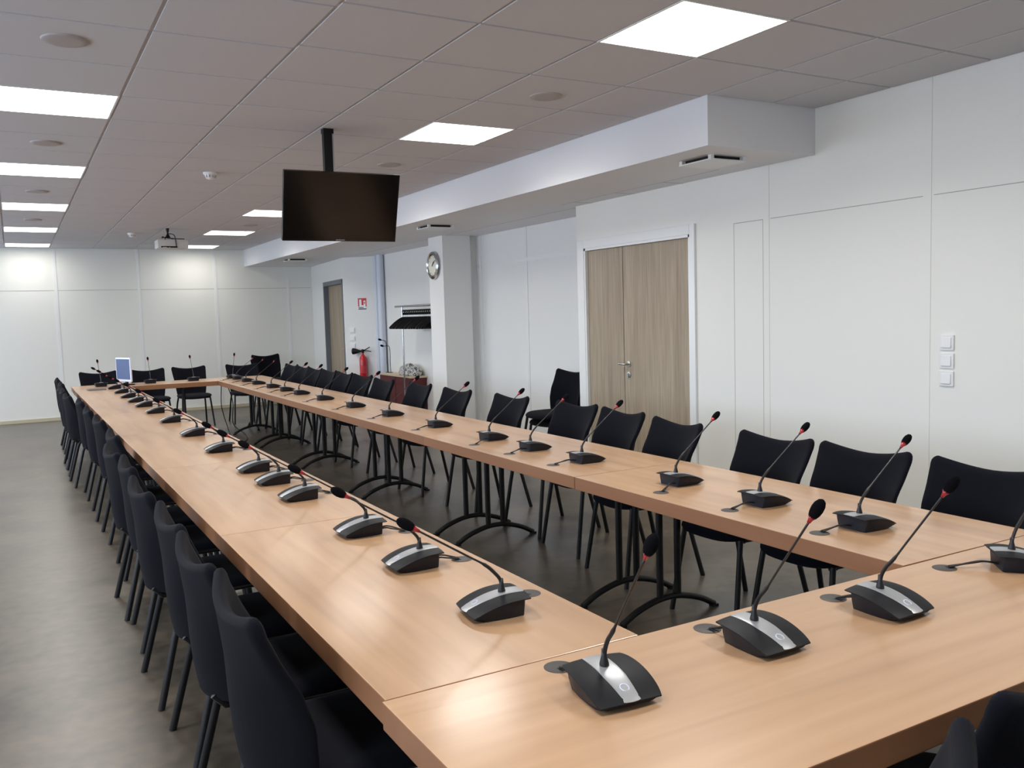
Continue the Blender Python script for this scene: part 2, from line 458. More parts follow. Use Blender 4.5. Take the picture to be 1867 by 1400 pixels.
lathe(b, [(0, 0), (.025, 0), (.025, .007), (0, .009)], 18, (.012, .10, .955), R)
box(b, -.006, .004, .094, .106, .93, .965)
finish('door_handle', b, M_SATIN, d1, smooth=True)
# plastic pipes in the recess corner
for i, (y, r) in enumerate(((12.83, .04), (12.62, .055))):
    b = NB(); lathe(b, [(0, 0), (r, 0), (r, ZS), (0, ZS)], 16, (XR - r - .005, y, 0))
    o = finish('vertical_pipe', b, M_ALU, smooth=True)
    tag(o, ['thin grey vertical pipe nearer the fire extinguisher wall', 'thicker grey vertical pipe nearer the coat rack'][i], 'pipe', 'pipes in the recess corner')

# ------------------------------------------------------------------ ceiling fittings
def ceiling_light():
    t = thing('ceiling_light', 'x', 'ceiling light', group='square ceiling light panels')
    hx, hy, d = .30, .30, .07
    b = NB()
    box(b, -hx, -hx + .010, -hy, hy, -.002, d); box(b, hx - .010, hx, -hy, hy, -.002, d)
    box(b, -hx + .010, hx - .010, -hy, -hy + .010, -.002, d); box(b, -hx + .010, hx - .010, hy - .010, hy, -.002, d)
    box(b, -hx, hx, -hy, hy, d, d + .01)
    finish('frame', b, M_TRIM, t)
    b = NB(); b.faces.new([b.verts.new(p) for p in ((-hx + .010, -hy + .010, .060), (-hx + .010, hy - .010, .060), (hx - .010, hy - .010, .060), (hx - .010, -hy + .010, .060))])
    me = bpy.data.meshes.new('diffuser'); b.to_mesh(me); b.free(); me.materials.append(M_LAMP); o = bpy.data.objects.new('diffuser', me); COL.objects.link(o); o.parent = t
    return t
lab = {'L': 'square white glowing ceiling panel, {} from the far wall in the left row',
       'R': 'square white glowing ceiling panel, {} from the far wall in the row beside the bulkhead',
       'W': 'square white glowing ceiling panel, {} from the far wall in the row by the windows'}
L0 = None; cnt = {}
lamp_data = bpy.data.lights.new('panel_lamp', 'AREA'); lamp_data.shape = 'SQUARE'; lamp_data.size = .56
lamp_data.energy = LAMP_W; lamp_data.color = LAMP_COL; lamp_data.spread = math.radians(SPREAD)
lamp_far = lamp_data.copy(); lamp_far.energy = LAMP_W * .12
for x0, x1, y0, row in sorted(LIGHTS, key=lambda l: -l[2]):
    k = cnt.get(row, 0); cnt[row] = k + 1
    lb = lab[row].format('nearest' if k == 0 else ORD[k])
    loc = ((x0 + x1) / 2, y0 + .3, ZC)
    if L0 is None:
        L0 = ceiling_light(); L0.location = loc; L0['label'] = lb; o = L0
    else: o = dup(L0, loc, 0, lb)
    lo = bpy.data.objects.new('panel_lamp', lamp_far if loc[1] > 14.5 else lamp_data); COL.objects.link(lo)
    lo.location = (loc[0], loc[1], ZC + .054)

def ceiling_speaker():
    b = NB(); lathe(b, [(0, -.009), (.06, -.010), (.085, -.009), (.092, -.006), (.095, 0), (0, 0)], 32)
    return finish('ceiling_speaker', b, M_SPK, smooth=True)
sp0 = None
for i, (x, y, lb) in enumerate([(.28, 4.32, 'round flush ceiling speaker nearest the camera on the left'), (.28, 6.74, 'round flush ceiling speaker between the first two left light panels'),
        (.28, 9.15, 'round flush ceiling speaker, third from the near end on the left'), (.29, 11.54, 'small looking round ceiling speaker farthest away on the left'),
        (2.74, 4.335, 'round flush ceiling speaker between the two large right light panels'), (2.745, 6.756, 'round flush ceiling speaker above and right of the television'),
        (2.747, 11.558, 'round flush ceiling speaker between the far right light panels')]):
    if sp0 is None: sp0 = ceiling_speaker(); o = sp0
    else: o = sp0.copy(); COL.objects.link(o)
    o.location = (x, y, ZC); tag(o, lb, 'speaker', 'round ceiling speakers')

def detector():
    t = thing('smoke_detector', 'white dome smoke detector left of the television pole', 'smoke detector', (1.51, 7.62, ZC), 0, 'smoke detectors')
    b = NB(); lathe(b, [(0, 0), (.055, 0), (.055, -.012), (.05, -.018), (0, -.018)], 24); finish('base', b, M_WHITEP, t, smooth=True)
    b = NB(); lathe(b, [(0, -.018), (.045, -.018), (.043, -.035), (.03, -.05), (.018, -.055), (0, -.055)], 24)
    for k in range(10):
        a = k * PI / 5; box(b, .040 * math.cos(a) - .006, .040 * math.cos(a) + .006, .040 * math.sin(a) - .006, .040 * math.sin(a) + .006, -.042, -.022, mi=1)
    finish('sensor_dome', b, [M_WHITEP, M_SPK], t, smooth=True)
    return t
dt = detector(); dup(dt, (1.496, 12.96, ZC), 0, 'white dome smoke detector left of the projector near far wall')

def vent():
    t = thing('ceiling_vent', 'square white drop-plate air vent at the near end of the bulkhead', 'air vent', (3.975, 4.31, ZS), 0, 'air vents under the bulkhead')
    b = NB(); box(b, -.12, .12, -.12, .12, -.022, 0); finish('dark_slot', b, M_DARKGAP, t)
    b = NB(); box(b, -.15, .15, -.15, .15, -.030, -.022, bev=.002)
    for sx in (-1, 1):
        for sy in (-1, 1): box(b, sx * .135 - .013, sx * .135 + .013, sy * .135 - .013, sy * .135 + .013, -.022, 0)
    finish('cover_plate', b, M_WHITEP, t); return t
v0 = vent(); dup(v0, (3.975, 8.55, ZS), 0, 'square air vent under the bulkhead above the wall clock'); dup(v0, (3.95, 13.76, ZS), 0, 'farthest air vent under the bulkhead near the far wall')

# television on ceiling pole
tv = thing('television', 'black flat television hanging from the ceiling on a pole', 'television', (1.9068, 5.52, 2.214), 0)
yaw, tilt = -0.0575, 0.3365
tvw, tvh = .754, .445
r = Vector((math.cos(yaw), math.sin(yaw), 0)); n = Vector((math.sin(yaw) * math.cos(tilt), -math.cos(yaw) * math.cos(tilt), -math.sin(tilt))); u = -n.cross(r)
if u.z < 0: u = -u
MT = Matrix((r, -n, u)).transposed().to_4x4()    # local x right, -y towards viewer, z up
def tvpart(name, b, m, smooth=False, sub=None):
    o = finish(name, b, m, sub or tv, smooth=smooth)
    if sub is None: o.matrix_local = MT
    return o
b = NB(); box(b, -tvw / 2, tvw / 2, 0, .035, -tvh / 2, tvh / 2, bev=.004); box(b, -.22, .22, .035, .06, -.15, .15, bev=.01); hs = tvpart('housing', b, M_BLACK)
b = NB(); wb_ = .011
box(b, -tvw / 2, -tvw / 2 + wb_, -.003, .004, -tvh / 2, tvh / 2); box(b, tvw / 2 - wb_, tvw / 2, -.003, .004, -tvh / 2, tvh / 2)
box(b, -tvw / 2 + wb_, tvw / 2 - wb_, -.003, .004, tvh / 2 - wb_, tvh / 2); box(b, -tvw / 2 + wb_, tvw / 2 - wb_, -.003, .004, -tvh / 2, -tvh / 2 + .016)
tvpart('bezel', b, mat('gloss_black', srgb(14, 14, 16), 0.18))
b = NB(); box(b, -tvw / 2 + wb_, tvw / 2 - wb_, -.001, .002, -tvh / 2 + .016, tvh / 2 - wb_); tvpart('screen', b, M_SCREEN)
text_mesh('SAMSUNG', .013, mat('pale_lettering', srgb(190, 190, 190), .4), tv, MT @ Matrix.Translation((0, -.0035, -tvh / 2 + .008)) @ Matrix.Rotation(PI / 2, 4, 'X'))
pole = NB()
px, py = 1.873 - 1.9068, 5.645 - 5.52
top = ZC - 2.214
box(pole, px - .032, px + .032, py - .02, py + .02, -.02, top - .0)
box(pole, px - .034, px + .034, py - .026, py + .026, top - .03, top)
box(pole, px - .10, px + .16, py - .055, py - .02, -.10, .06)
finish('ceiling_pole', pole, M_BLACK, tv)
b = NB(); box(b, px + .024, px + .03, py - .022, py - .02, .10, top - .03); finish('chrome_edge', b, M_CHROME, tv)

# projector
pj = thing('projector', 'pale projector on a black ceiling bracket near far wall', 'projector', (1.90, 12.2, 2.476))
b = NB(); box(b, -.19, .19, -.02, .26, .0, .11, bev=.012)
finish('housing', b, M_PROJ, pj, smooth=True)
b = NB(); box(b, -.145, .05, -.023, -.018, .012, .024); box(b, -.15, -.13, -.024, -.018, .006, .022); box(b, -.08, -.05, -.024, -.018, .006, .02); box(b, -.04, .05, -.0245, -.018, .004, .02); finish('connector_panel', b, M_BLACK, pj)
b = NB(); lathe(b, [(0, 0), (.035, 0), (.032, .03), (0, .03)], 20, (.06, .26, .06), Matrix.Rotation(-PI / 2, 4, 'X')); finish('lens', b, M_BLACK, pj, smooth=True)
b = NB()
lathe(b, [(0, .245), (.022, .245), (.018, .22), (.010, .18), (.014, .165), (.030, .135), (.034, .128), (0, .128)], 16, (-.055, .02, .0115))
tube(b, [(-.12, .02, .14), (.02, .02, .125)], .007, 6); tube(b, [(-.12, -.02, .14), (-.12, .06, .14)], .011, 6)
tube(b, [(.0, .1, .13), (.16, .1, .13), (.16, .1, .10)], .006, 6); tube(b, [(-.09, .02, .145), (-.09, .02, .10)], .006, 6)
finish('ceiling_bracket', b, M_BLACK, pj)
b = NB(); tube(b, spline([(-.05, .0, .185), (-.01, -.01, .182), (.02, -.02, .16), (.03, -.03, .10), (.035, -.034, .02)], 5), .006, 6); finish('cable', b, M_CABLE, pj, smooth=True)

# ------------------------------------------------------------------ clock, switches, sign
ck = thing('wall_clock', 'round silver wall clock on the white column', 'clock', (4.50, 9.74, 2.105))
R = Matrix.Rotation(-PI / 2, 4, 'Y')
b = NB(); lathe(b, [(0, 0), (.165, 0), (.17, .012), (.165, .03), (.14, .045), (.125, .036), (.12, .030)], 48, (0, 0, 0), R); finish('rim', b, M_CHROME, ck, smooth=True)
b = NB(); lathe(b, [(0, .028), (.124, .028), (.124, .02), (0, .02)], 40, (0, 0, 0), R); finish('dial', b, mat('clock_dial', srgb(232, 230, 214), .4), ck)
b = NB()
for k in range(12):
    a = k * PI / 6; v = box(b, -.0295, -.028, -.003, .003, .098, .114)
    bmesh.ops.rotate(b, cent=(0, 0, 0), matrix=Matrix.Rotation(a, 3, 'X'), verts=v)
finish('hour_marks', b, M_BLACK, ck)
for nm, a, l, wd in (('hour_hand', .75, .06, .005), ('minute_hand', .95, .095, .0035)):
    b = NB(); v = box(b, -.033, -.031, -wd, wd, -.012, l); bmesh.ops.rotate(b, cent=(0, 0, 0), matrix=Matrix.Rotation(a, 3, 'X'), verts=v); finish(nm, b, M_BLACK, ck)

def switch():
    t = thing('wall_switch', 'top white square wall switch right of the double door', 'switch', (XW, 3.02, 1.268), 0, 'switches on the right wall')
    b = NB(); box(b, -.011, 0, -.042, .042, -.042, .042, bev=.003); finish('plate', b, M_WHITEP, t)
    b = NB(); v = box(b, -.017, -.009, -.029, .029, -.028, .028, bev=.002)
    bmesh.ops.rotate(b, cent=(-.011, 0, 0), matrix=Matrix.Rotation(.07, 3, 'Y'), verts=b.verts[:]); finish('rocker', b, M_WHITEP, t); return t
s0 = switch(); dup(s0, (XW, 3.02, 1.167), 0, 'middle white square wall switch of the three right of the double door'); dup(s0, (XW, 3.02, 1.068), 0, 'lowest white square wall switch of the three right of the double door')
dAC = (Cp - A).normalized(); angAC = math.atan2(dAC.y, dAC.x)
def onAC(t, off, z): nn = Vector((dAC.y, -dAC.x)); p = A + dAC * t + nn * off; return (p.x, p.y, z)
for z, lb in ((1.305, 'top'), (1.18, 'middle'), (1.058, 'lowest')):
    dup(s0, onAC(.115, 0, z), angAC + PI / 2, lb + ' small white switch beside the far wood door, left of the sign', 'switches near the far door')
sg = thing('fire_sign', 'red and white fire extinguisher instruction sign on the wall', 'sign', onAC(.30, 0, 1.715), angAC)
b = NB(); box(b, -.07, .07, -.004, 0, -.09, .09); finish('board', b, M_WHITEP, sg)
b = NB(); box(b, -.07, .07, -.005, -.004, .07, .09); box(b, -.07, -.05, -.005, -.004, -.04, .07); box(b, -.012, .022, -.005, -.004, -.02, .07); box(b, .055, .07, -.005, -.004, -.04, .07); box(b, .022, .055, -.005, -.004, .05, .07); box(b, .03, .045, -.005, -.004, .0, .03)
finish('red_panel', b, M_SIGNR, sg)
b = NB(); box(b, -.065, .02, -.005, -.004, -.062, -.05); box(b, -.065, .065, -.005, -.004, -.086, -.070); finish('dark_lettering', b, mat('sign_dark', srgb(52, 48, 56), .5), sg)

fe = thing('fire_extinguisher', 'red fire extinguisher with black horn on the alcove wall', 'fire extinguisher', onAC(.305, .075, 0.48), angAC)
b = NB(); lathe(b, [(0, 0), (.05, 0), (.056, .012), (.057, .03), (.057, .36), (.050, .40), (.030, .43), (.018, .445), (.016, .47), (0, .47)], 24); finish('cylinder', b, M_REDP, fe, smooth=True)
b = NB(); lathe(b, [(0, .47), (.02, .47), (.022, .52), (.012, .53), (0, .53)], 12)
tube(b, spline([(0, 0, .51), (.04, 0, .52), (.12, 0, .56)], 4), .008, 6); tube(b, spline([(0, 0, .50), (.06, 0, .505), (.14, 0, .49)], 4), .007, 6)
finish('valve_handle', b, M_BLACK, fe, smooth=True)
b = NB(); lathe(b, [(0, .0), (.012, 0), (.02, .04), (.045, .11), (.050, .15), (.044, .155), (0, .15)], 16, (-.01, -.01, .50), Matrix.Rotation(-PI / 2, 4, 'Y')); finish('horn', b, M_BLACK, fe, smooth=True)
b = NB(); lathe(b, [(.0575, .16), (.0578, .16), (.0578, .27), (.0575, .27)], 24); finish('label_band', b, mat('worn_label', srgb(206, 60, 66), .4), fe, smooth=True)
b = NB(); box(b, -.02, .02, .05, .075, .08, .3); finish('wall_bracket', b, M_BLACK, fe)

# ------------------------------------------------------------------ low cabinet, bag, coat rack
cb = thing('low_cabinet', 'low dark red cabinet with beige top along the recess wall', 'cabinet', (4.86, 11.76, 0))
b = NB(); box(b, -.11, .115, -.60, .60, 0, .645, bev=.003); finish('body', b, M_CAB, cb)
b = NB(); box(b, -.125, .118, -.62, .62, .645, .67, bev=.003); finish('cabinet_top', b, M_BEIGE, cb)
b = NB()
box(b, -.113, -.109, -.002, .002, .03, .63); finish('door_gap', b, M_BLACK, cb)
def bag():
    bm = NB(); bmesh.ops.create_icosphere(bm, subdivisions=4, radius=1)
    from mathutils import noise
    for v in bm.verts:
        p = v.co.copy(); k = 1 + .16 * noise.noise(p * 2.3) + .07 * noise.noise(p * 6)
        v.co = Vector((p.x * .11 * k, p.y * .30 * k, max(p.z, -.35) * .12 * k + .042))
        v.co.z = max(v.co.z, 0.0)
    return bm
def bag_mat():
    m = bpy.data.materials.new('black_and_white_film'); m.use_nodes = True; nt = m.node_tree; N = nt.nodes; Lk = nt.links; bs = N['Principled BSDF']
    tc = N.new('ShaderNodeTexCoord'); v = N.new('ShaderNodeTexNoise'); v.inputs['Scale'].default_value = 16; v.inputs['Distortion'].default_value = 2.2; v.inputs['Detail'].default_value = 2
    Lk.new(tc.outputs['Object'], v.inputs['Vector']); cr = N.new('ShaderNodeValToRGB'); cr.color_ramp.interpolation = 'CONSTANT'
    cr.color_ramp.elements[0].color = srgb(45, 44, 46); cr.color_ramp.elements[1].position = .46; cr.color_ramp.elements[1].color = srgb(206, 204, 198)
    Lk.new(v.outputs['Fac'], cr.inputs[0]); Lk.new(cr.outputs[0], bs.inputs['Base Color']); bs.inputs['Roughness'].default_value = .3; return m
o = finish('plastic_bag', bag(), bag_mat(), smooth='all', loc=(4.855, 11.46, .67)); tag(o, 'crumpled black and white bag lying on the low cabinet', 'bag')

rk = thing('coat_rack', 'chrome coat rack with rail beside the white column', 'coat rack', (4.70, 10.69, 0))
b = NB()
tube(b, [(0, .60, .03), (0, .60, 1.63)], .012, 10, axis=(1, 0, 0)); finish('post', b, M_CHROME, rk, smooth=True)
b = NB(); tube(b, [(0, -.60, .03), (0, -.60, 1.63)], .012, 10, axis=(1, 0, 0)); finish('post', b, M_CHROME, rk, smooth=True)
b = NB(); tube(b, [(0, -.70, 1.64), (0, .84, 1.64)], .014, 10, axis=(1, 0, 0)); finish('rail', b, M_CHROME, rk, smooth=True)
b = NB(); tube(b, [(0, -.60, 1.575), (0, .60, 1.575)], .008, 8, axis=(1, 0, 0)); finish('hanging_bar', b, M_BLACK, rk, smooth=True)
for s in (-1, 1):
    b = NB(); tube(b, [(-.20, s * .60, .015), (.018, s * .60, .015)], .014, 8, axis=(0, 0, 1)); finish('foot', b, M_CHROME, rk, smooth=True)
def hanger(lb):
    t = thing('coat_hanger', lb, 'coat hanger', (4.70, 11.24, 1.575), 0, 'black hangers on the coat rack')
    b = NB(); pts = [(.020 * math.cos(a), 0, .020 * math.sin(a) - .006) for a in [k * PI / 8 for k in range(17)]]; tube(b, pts, .005, 6); box(b, -.012, .012, -.008, .008, -.055, -.024); finish('hook', b, M_BLACK, t, smooth=True)
    b = NB(); tube(b, [(0, 0, -.05), (0, 0, -.10)], .002, 6, axis=(1, 0, 0)); finish('stem', b, M_CHROME, t)
    b = NB(); tube(b, spline([(-.21, 0, -.235), (-.19, 0, -.21), (-.10, 0, -.14), (0, 0, -.095), (.10, 0, -.14), (.19, 0, -.21), (.21, 0, -.235)], 4), .013, 8, flat=1.3); tube(b, [(-.20, 0, -.232), (.20, 0, -.232)], .007, 6, axis=(0, 0, 1)); finish('shoulder_bar', b, M_BLACK, t, smooth=True)
    return t
h0 = hanger('black coat hanger at the far end of the rack rail')
for k in range(1, 18):
    h = dup(h0, (4.70, 11.24 - .062 * k, 1.575), random.uniform(-.12, .12), 'black coat hanger, %s from the far end of the rack rail' % ORD[k])

# ------------------------------------------------------------------ chairs
def backrest_mesh():
    bm = NB(); nu, nv = 20, 24; zb = .425; F = []; Bk = []
    def cprof(z):   # centre-line x of the back against height
        return interp([(.40, -.222), (.44, -.235), (.52, -.248), (.60, -.254), (.70, -.258), (.80, -.268), (.88, -.284)], z)
    def interp(ks, z):
        for (a, xa), (c, xc) in zip(ks, ks[1:]):
            if z <= c: return xa + (xc - xa) * max(0, (z - a)) / (c - a)
        return ks[-1][1]
    WG = [(.40, .10), (.44, .115), (.50, .126), (.58, .128), (.67, .102), (.74, .066), (.81, .040), (.88, .034)]
    for j in range(nv + 1):
        s = j / nv; s = .5 - .5 * math.cos(PI * s)
        rf, rb = [], []
        for i in range(nu + 1):
            u_ = i / nu * 2 - 1; uu = math.sin(u_ * PI / 2)
            zt = .828 + .034 * abs(uu) ** 1.8
            z = zb + (zt - zb) * s + (.02 * (1 - abs(uu) ** 2) * 0)
            hw = .195 + .048 * min(1, (s ** .8) * 1.08)
            rc = .028; dz = (1 - s) * (zt - zb)
            if dz < rc: hw -= rc - math.sqrt(max(0, rc * rc - (rc - dz) ** 2))
            dz2 = s * (zt - zb); rc2 = .05
            if dz2 < rc2: hw -= rc2 - math.sqrt(max(0, rc2 * rc2 - (rc2 - dz2) ** 2))
            y = uu * hw
            wing = interp(WG, z)
            x = cprof(z) + wing * abs(uu) ** 2.2
            ed = min((1 - abs(uu)) * hw, dz, dz2)
            t = .017 * math.sqrt(max(0.0, 1 - (1 - min(ed / .016, 1)) ** 2))
            rf.append(bm.verts.new((x + t, y, z))); rb.append(bm.verts.new((x - t, y, z)))
        F.append(rf); Bk.append(rb)
    for j in range(nv):
        for i in range(nu):
            bm.faces.new((F[j][i], F[j][i + 1], F[j + 1][i + 1], F[j + 1][i])); bm.faces.new((Bk[j][i], Bk[j + 1][i], Bk[j + 1][i + 1], Bk[j][i + 1]))
    bmesh.ops.remove_doubles(bm, verts=bm.verts, dist=.0008)
    return bm
def seat_mesh(prof):
    bm = NB(); seg = 44; rings = []
    for s, z in prof:
        if s == 0: rings.append([bm.verts.new((.02, 0, z))]); continue
        ring = []
        for k in range(seg):
            a = 2 * PI * k / seg; c, d = math.cos(a), math.sin(a); n_ = 3.2
            rr = (abs(c) ** n_ + abs(d) ** n_) ** (-1 / n_)
            x = c * rr * .235 * s; y = d * rr * .228 * s * (1 + .06 * c)
            zz = z - .018 * max(0, (x - .08) / .155) ** 2 - .004 * (1 - (y / .228) ** 2)
            ring.append(bm.verts.new((x + .02, y, zz)))
        rings.append(ring)
    for A_, B_ in zip(rings, rings[1:]):
        for k in range(seg):
            k2 = (k + 1) % seg
            if len(A_) == 1: bm.faces.new((A_[0], B_[k], B_[k2]))
            elif len(B_) == 1: bm.faces.new((A_[k], A_[k2], B_[0]))
            else: bm.faces.new((A_[k], A_[k2], B_[k2], B_[k]))
    return bm
def make_chair():
    t = thing('conference_chair', 'x', 'chair')
    finish('seat', seat_mesh([(0, .472), (.5, .473), (.8, .471), (.92, .465), (.98, .456), (1, .445), (.985, .436)]), M_FAB, t, smooth='all')
    finish('seat_shell', seat_mesh([(.985, .436), (.93, .428), (.75, .412), (.4, .405), (0, .404)]), M_SHELL, t, smooth='all')
    finish('backrest', backrest_mesh(), M_FAB, t, smooth='all')
    for s in (-1, 1):
        b = NB(); tube(b, [(.185, s * .190, .425), (.205, s * .200, .30), (.25, s * .222, .0)], .0135, 10, flat=.9, axis=(1, 0, 0)); finish('leg', b, M_LEG, t, smooth=True)
        b = NB(); tube(b, [(-.13, s * .185, .425), (-.165, s * .198, .33), (-.25, s * .222, .0)], .0135, 10, flat=.9, axis=(1, 0, 0)); finish('leg', b, M_LEG, t, smooth=True)
    b = NB()
    for s in (-1, 1): tube(b, [(-.19, s * .178, .416), (.19, s * .178, .416)], .010, 8)
    for x in (-.1, .15): tube(b, [(x, -.18, .412), (x, .18, .412)], .009, 8, axis=(0, 0, 1))
    finish('seat_frame', b, M_LEG, t, smooth=True)
    for s in (-1, 1):
        b = NB(); tube(b, [(-.09, s * .09, .408), (-.20, s * .09, .414), (-.232, s * .09, .45)], .009, 8, flat=1.3)
        finish('back_support', b, M_LEG, t, smooth=True)
    return t
CH0 = None
def chair(x, y, rz, lb, group, z=0):
    global CH0
    if CH0 is None:
        CH0 = make_chair(); CH0.location = (x, y, z); CH0.rotation_euler = (0, 0, rz); CH0['label'] = lb
        if group: CH0['group'] = group
        return CH0
    c = dup(CH0, (x, y, z), rz, lb, group)
    if not group and 'group' in c.keys(): del c['group']
    return c
def rr(a): return random.uniform(-a, a)
# left row: face +x
ly = [2.09, 2.60, 3.13, 3.78, 4.45, 4.98, 5.73, 6.72, 7.55, 8.47, 9.22, 9.95, 10.47, 11.25, 12.15]
lx = [.665, .66, .67, .655, .68, .66, .735, .735, .725, .725, .66, .66, .66, .70, .70]
lr = [-.06, .0, .0, .0, .0, 0, 0, .03, 0, 0, .03, 0, 0, 0, 0]
for i, (y, x) in enumerate(zip(ly, lx)):
    chair(x, y, lr[i] + rr(.02), 'dark fabric conference chair, %s from the near end of the left row' % ORD[i], 'chairs along the left table row')
ry = [2.03, 2.60, 3.12, 3.92, 4.56, 5.13, 5.97, 6.86, 7.76, 8.60, 9.45, 10.08, 10.70, 11.35, 12.0, 12.65]
rx = [3.30, 3.29, 3.285, 3.31, 3.41, 3.45, 3.40, 3.36, 3.40, 3.36, 3.44, 3.44, 3.45, 3.47, 3.49, 3.52]
rrz = [0, .0, .0, -.10, -.05, .04, .06, .06, .03, .05, .1, .05, .05, .08, .08, .08]
for i, (y, x) in enumerate(zip(ry, rx)):
    chair(x - .25, y, PI + rrz[i], 'dark fabric conference chair, %s from the near end of the right row' % ORD[i], 'chairs along the right table row')
# far table chairs facing the camera
for i, (x, y, a) in enumerate([(1.0, 13.22, -.02), (1.66, 13.25, .08), (2.24, 13.35, .04), (2.98, 13.30, -.05)]):
    chair(x, y, -PI / 2 + a, 'dark fabric conference chair at the far table, %s from the left' % ORD[i], 'chairs behind the far table')
# near chair, partly in the lower right corner
chair(1.585, 1.055, PI / 2, 'dark fabric chair tucked under the near table, its back at the lower right corner', None)
chair(.925, .925, math.radians(114), 'dark fabric chair at the near table, only one narrow edge of its back showing', None)
# stacked chairs: far corner and doorway recess
for k in range(2):
    chair(3.70 + .005 * k, 14.66 - .045 * k, -PI / 2 + .12, ['bottom', 'top'][k] + ' dark chair of the two-chair stack in the far right corner', 'stacked chairs in the far corner', z=.075 * k)
for k in range(2):
    chair(4.575 - .045 * k, 7.16 - .005 * k, PI + .12, ['bottom', 'top'][k] + ' dark chair of the two-chair stack beyond the double door', 'stacked chairs beyond the door', z=.075 * k)

# ------------------------------------------------------------------ tables
TH = .060
def leg_frame(parent, x, wdt, oy=0, hw=.275):
    f = NB()
    pts = spline([(x, -hw * 1.04, .012), (x, -hw * .72, .058), (x, -hw * .32, .091), (x, 0, .10), (x, hw * .32, .091), (x, hw * .72, .058), (x, hw * 1.04, .012)], 4)
    tube(f, pts, .016, 10, axis=(1, 0, 0))
    for s in (-1, 1): box(f, x - .016, x + .016, s * hw * 1.04 - .018, s * hw * 1.04 + .018, 0, .012)
    bmesh.ops.translate(f, vec=(0, oy, 0), verts=f.verts)
    finish('arched_foot', f, M_LEG, parent, smooth=True)
    for s in (-1, 1):
        p = NB(); tube(p, [(x, oy + s * .055, .095), (x, oy + s * .055, ZT - TH - .02)], .019, 12, flat=.7, axis=(0, 1, 0)); finish('post', p, M_LEG, parent, smooth=True)
    p = NB(); box(p, x - .025, x + .025, -wdt / 2 + .06, wdt / 2 - .06, ZT - TH - .022, ZT - TH); finish('support_bar', p, M_LEG, parent)
def table(name, lb, cx, cy, rz, length, width, group, legs=None, oy=0, hw=.275):
    t = thing(name, lb, 'table', (cx, cy, 0), rz, group)
    b = NB(); v = box(b, -length / 2 + .0008, length / 2 - .0008, -width / 2, width / 2, ZT - TH, ZT, bev=.0025)
    b.normal_update()
    for f in b.faces: f.material_index = 0 if f.normal.z > .9 else 1
    finish('tabletop', b, [M_BEECH, M_EDGE], t)
    for x in (legs if legs is not None else (-length / 2 + .165, length / 2 - .165)): leg_frame(t, x, width, oy, hw)
    return t
TABLES = []
ls = [1.645, 3.281, 5.01, 6.72, 8.44, 10.15, 12.03]; lin = [.165, .165, .12, .30, .30, .165, .165]
for i in range(6):
    y0, y1 = ls[i], ls[i + 1]
    t = table('meeting_table', 'beech topped meeting table, %s from the near end of the left row' % ORD[i], .9405, (y0 + y1) / 2, PI / 2, y1 - y0, .651, 'tables of the left row', legs=(y0 + lin[i] - (y0 + y1) / 2, y1 - lin[i + 1] - (y0 + y1) / 2), oy=-.09, hw=.23); TABLES.append(('L', y0, y1, t))
rs_ = [1.645, 3.43, 5.22, 7.01, 8.80, 10.55, 12.03]
for i in range(6):
    y0, y1 = rs_[i], rs_[i + 1]; ym = (y0 + y1) / 2
    t = table('meeting_table', 'beech topped meeting table, %s from the near end of the right row' % ORD[i], 2.262 + .0075 * (ym - 1.64) + .343, ym, PI / 2 - .0075, y1 - y0 - (.008 if i == 5 else .006 if i == 0 else 0), .686, 'tables of the right row', legs=(-(y1 - y0) / 2 + .10, (y1 - y0) / 2 - .165) if i == 0 else None, oy=-.085); TABLES.append(('R', y0, y1, t))
tn = table('meeting_table', 'beech meeting table closest to the camera, joining both rows', .606 + 1.18, 1.322, 0, 2.36, .643, None, legs=(-.95, .95))
b = NB(); lathe(b, [(0, 0), (.004, 0), (.004, .001), (0, .001)], 10, (-1.1815, .0, ZT - .03), Matrix.Rotation(-PI / 2, 4, 'Y')); finish('screw_hole', b, M_DARKGAP, tn)  # flat dark disc stands for the tiny screw hole in the end edge
tf = table('meeting_table', 'beech meeting table across the far end of the room', 1.85, 12.37, 0, 2.46, .672, None, legs=(-.70, .1, 1.0))
TABLES += [('N', 0, 0, tn), ('F', 0, 0, tf)]

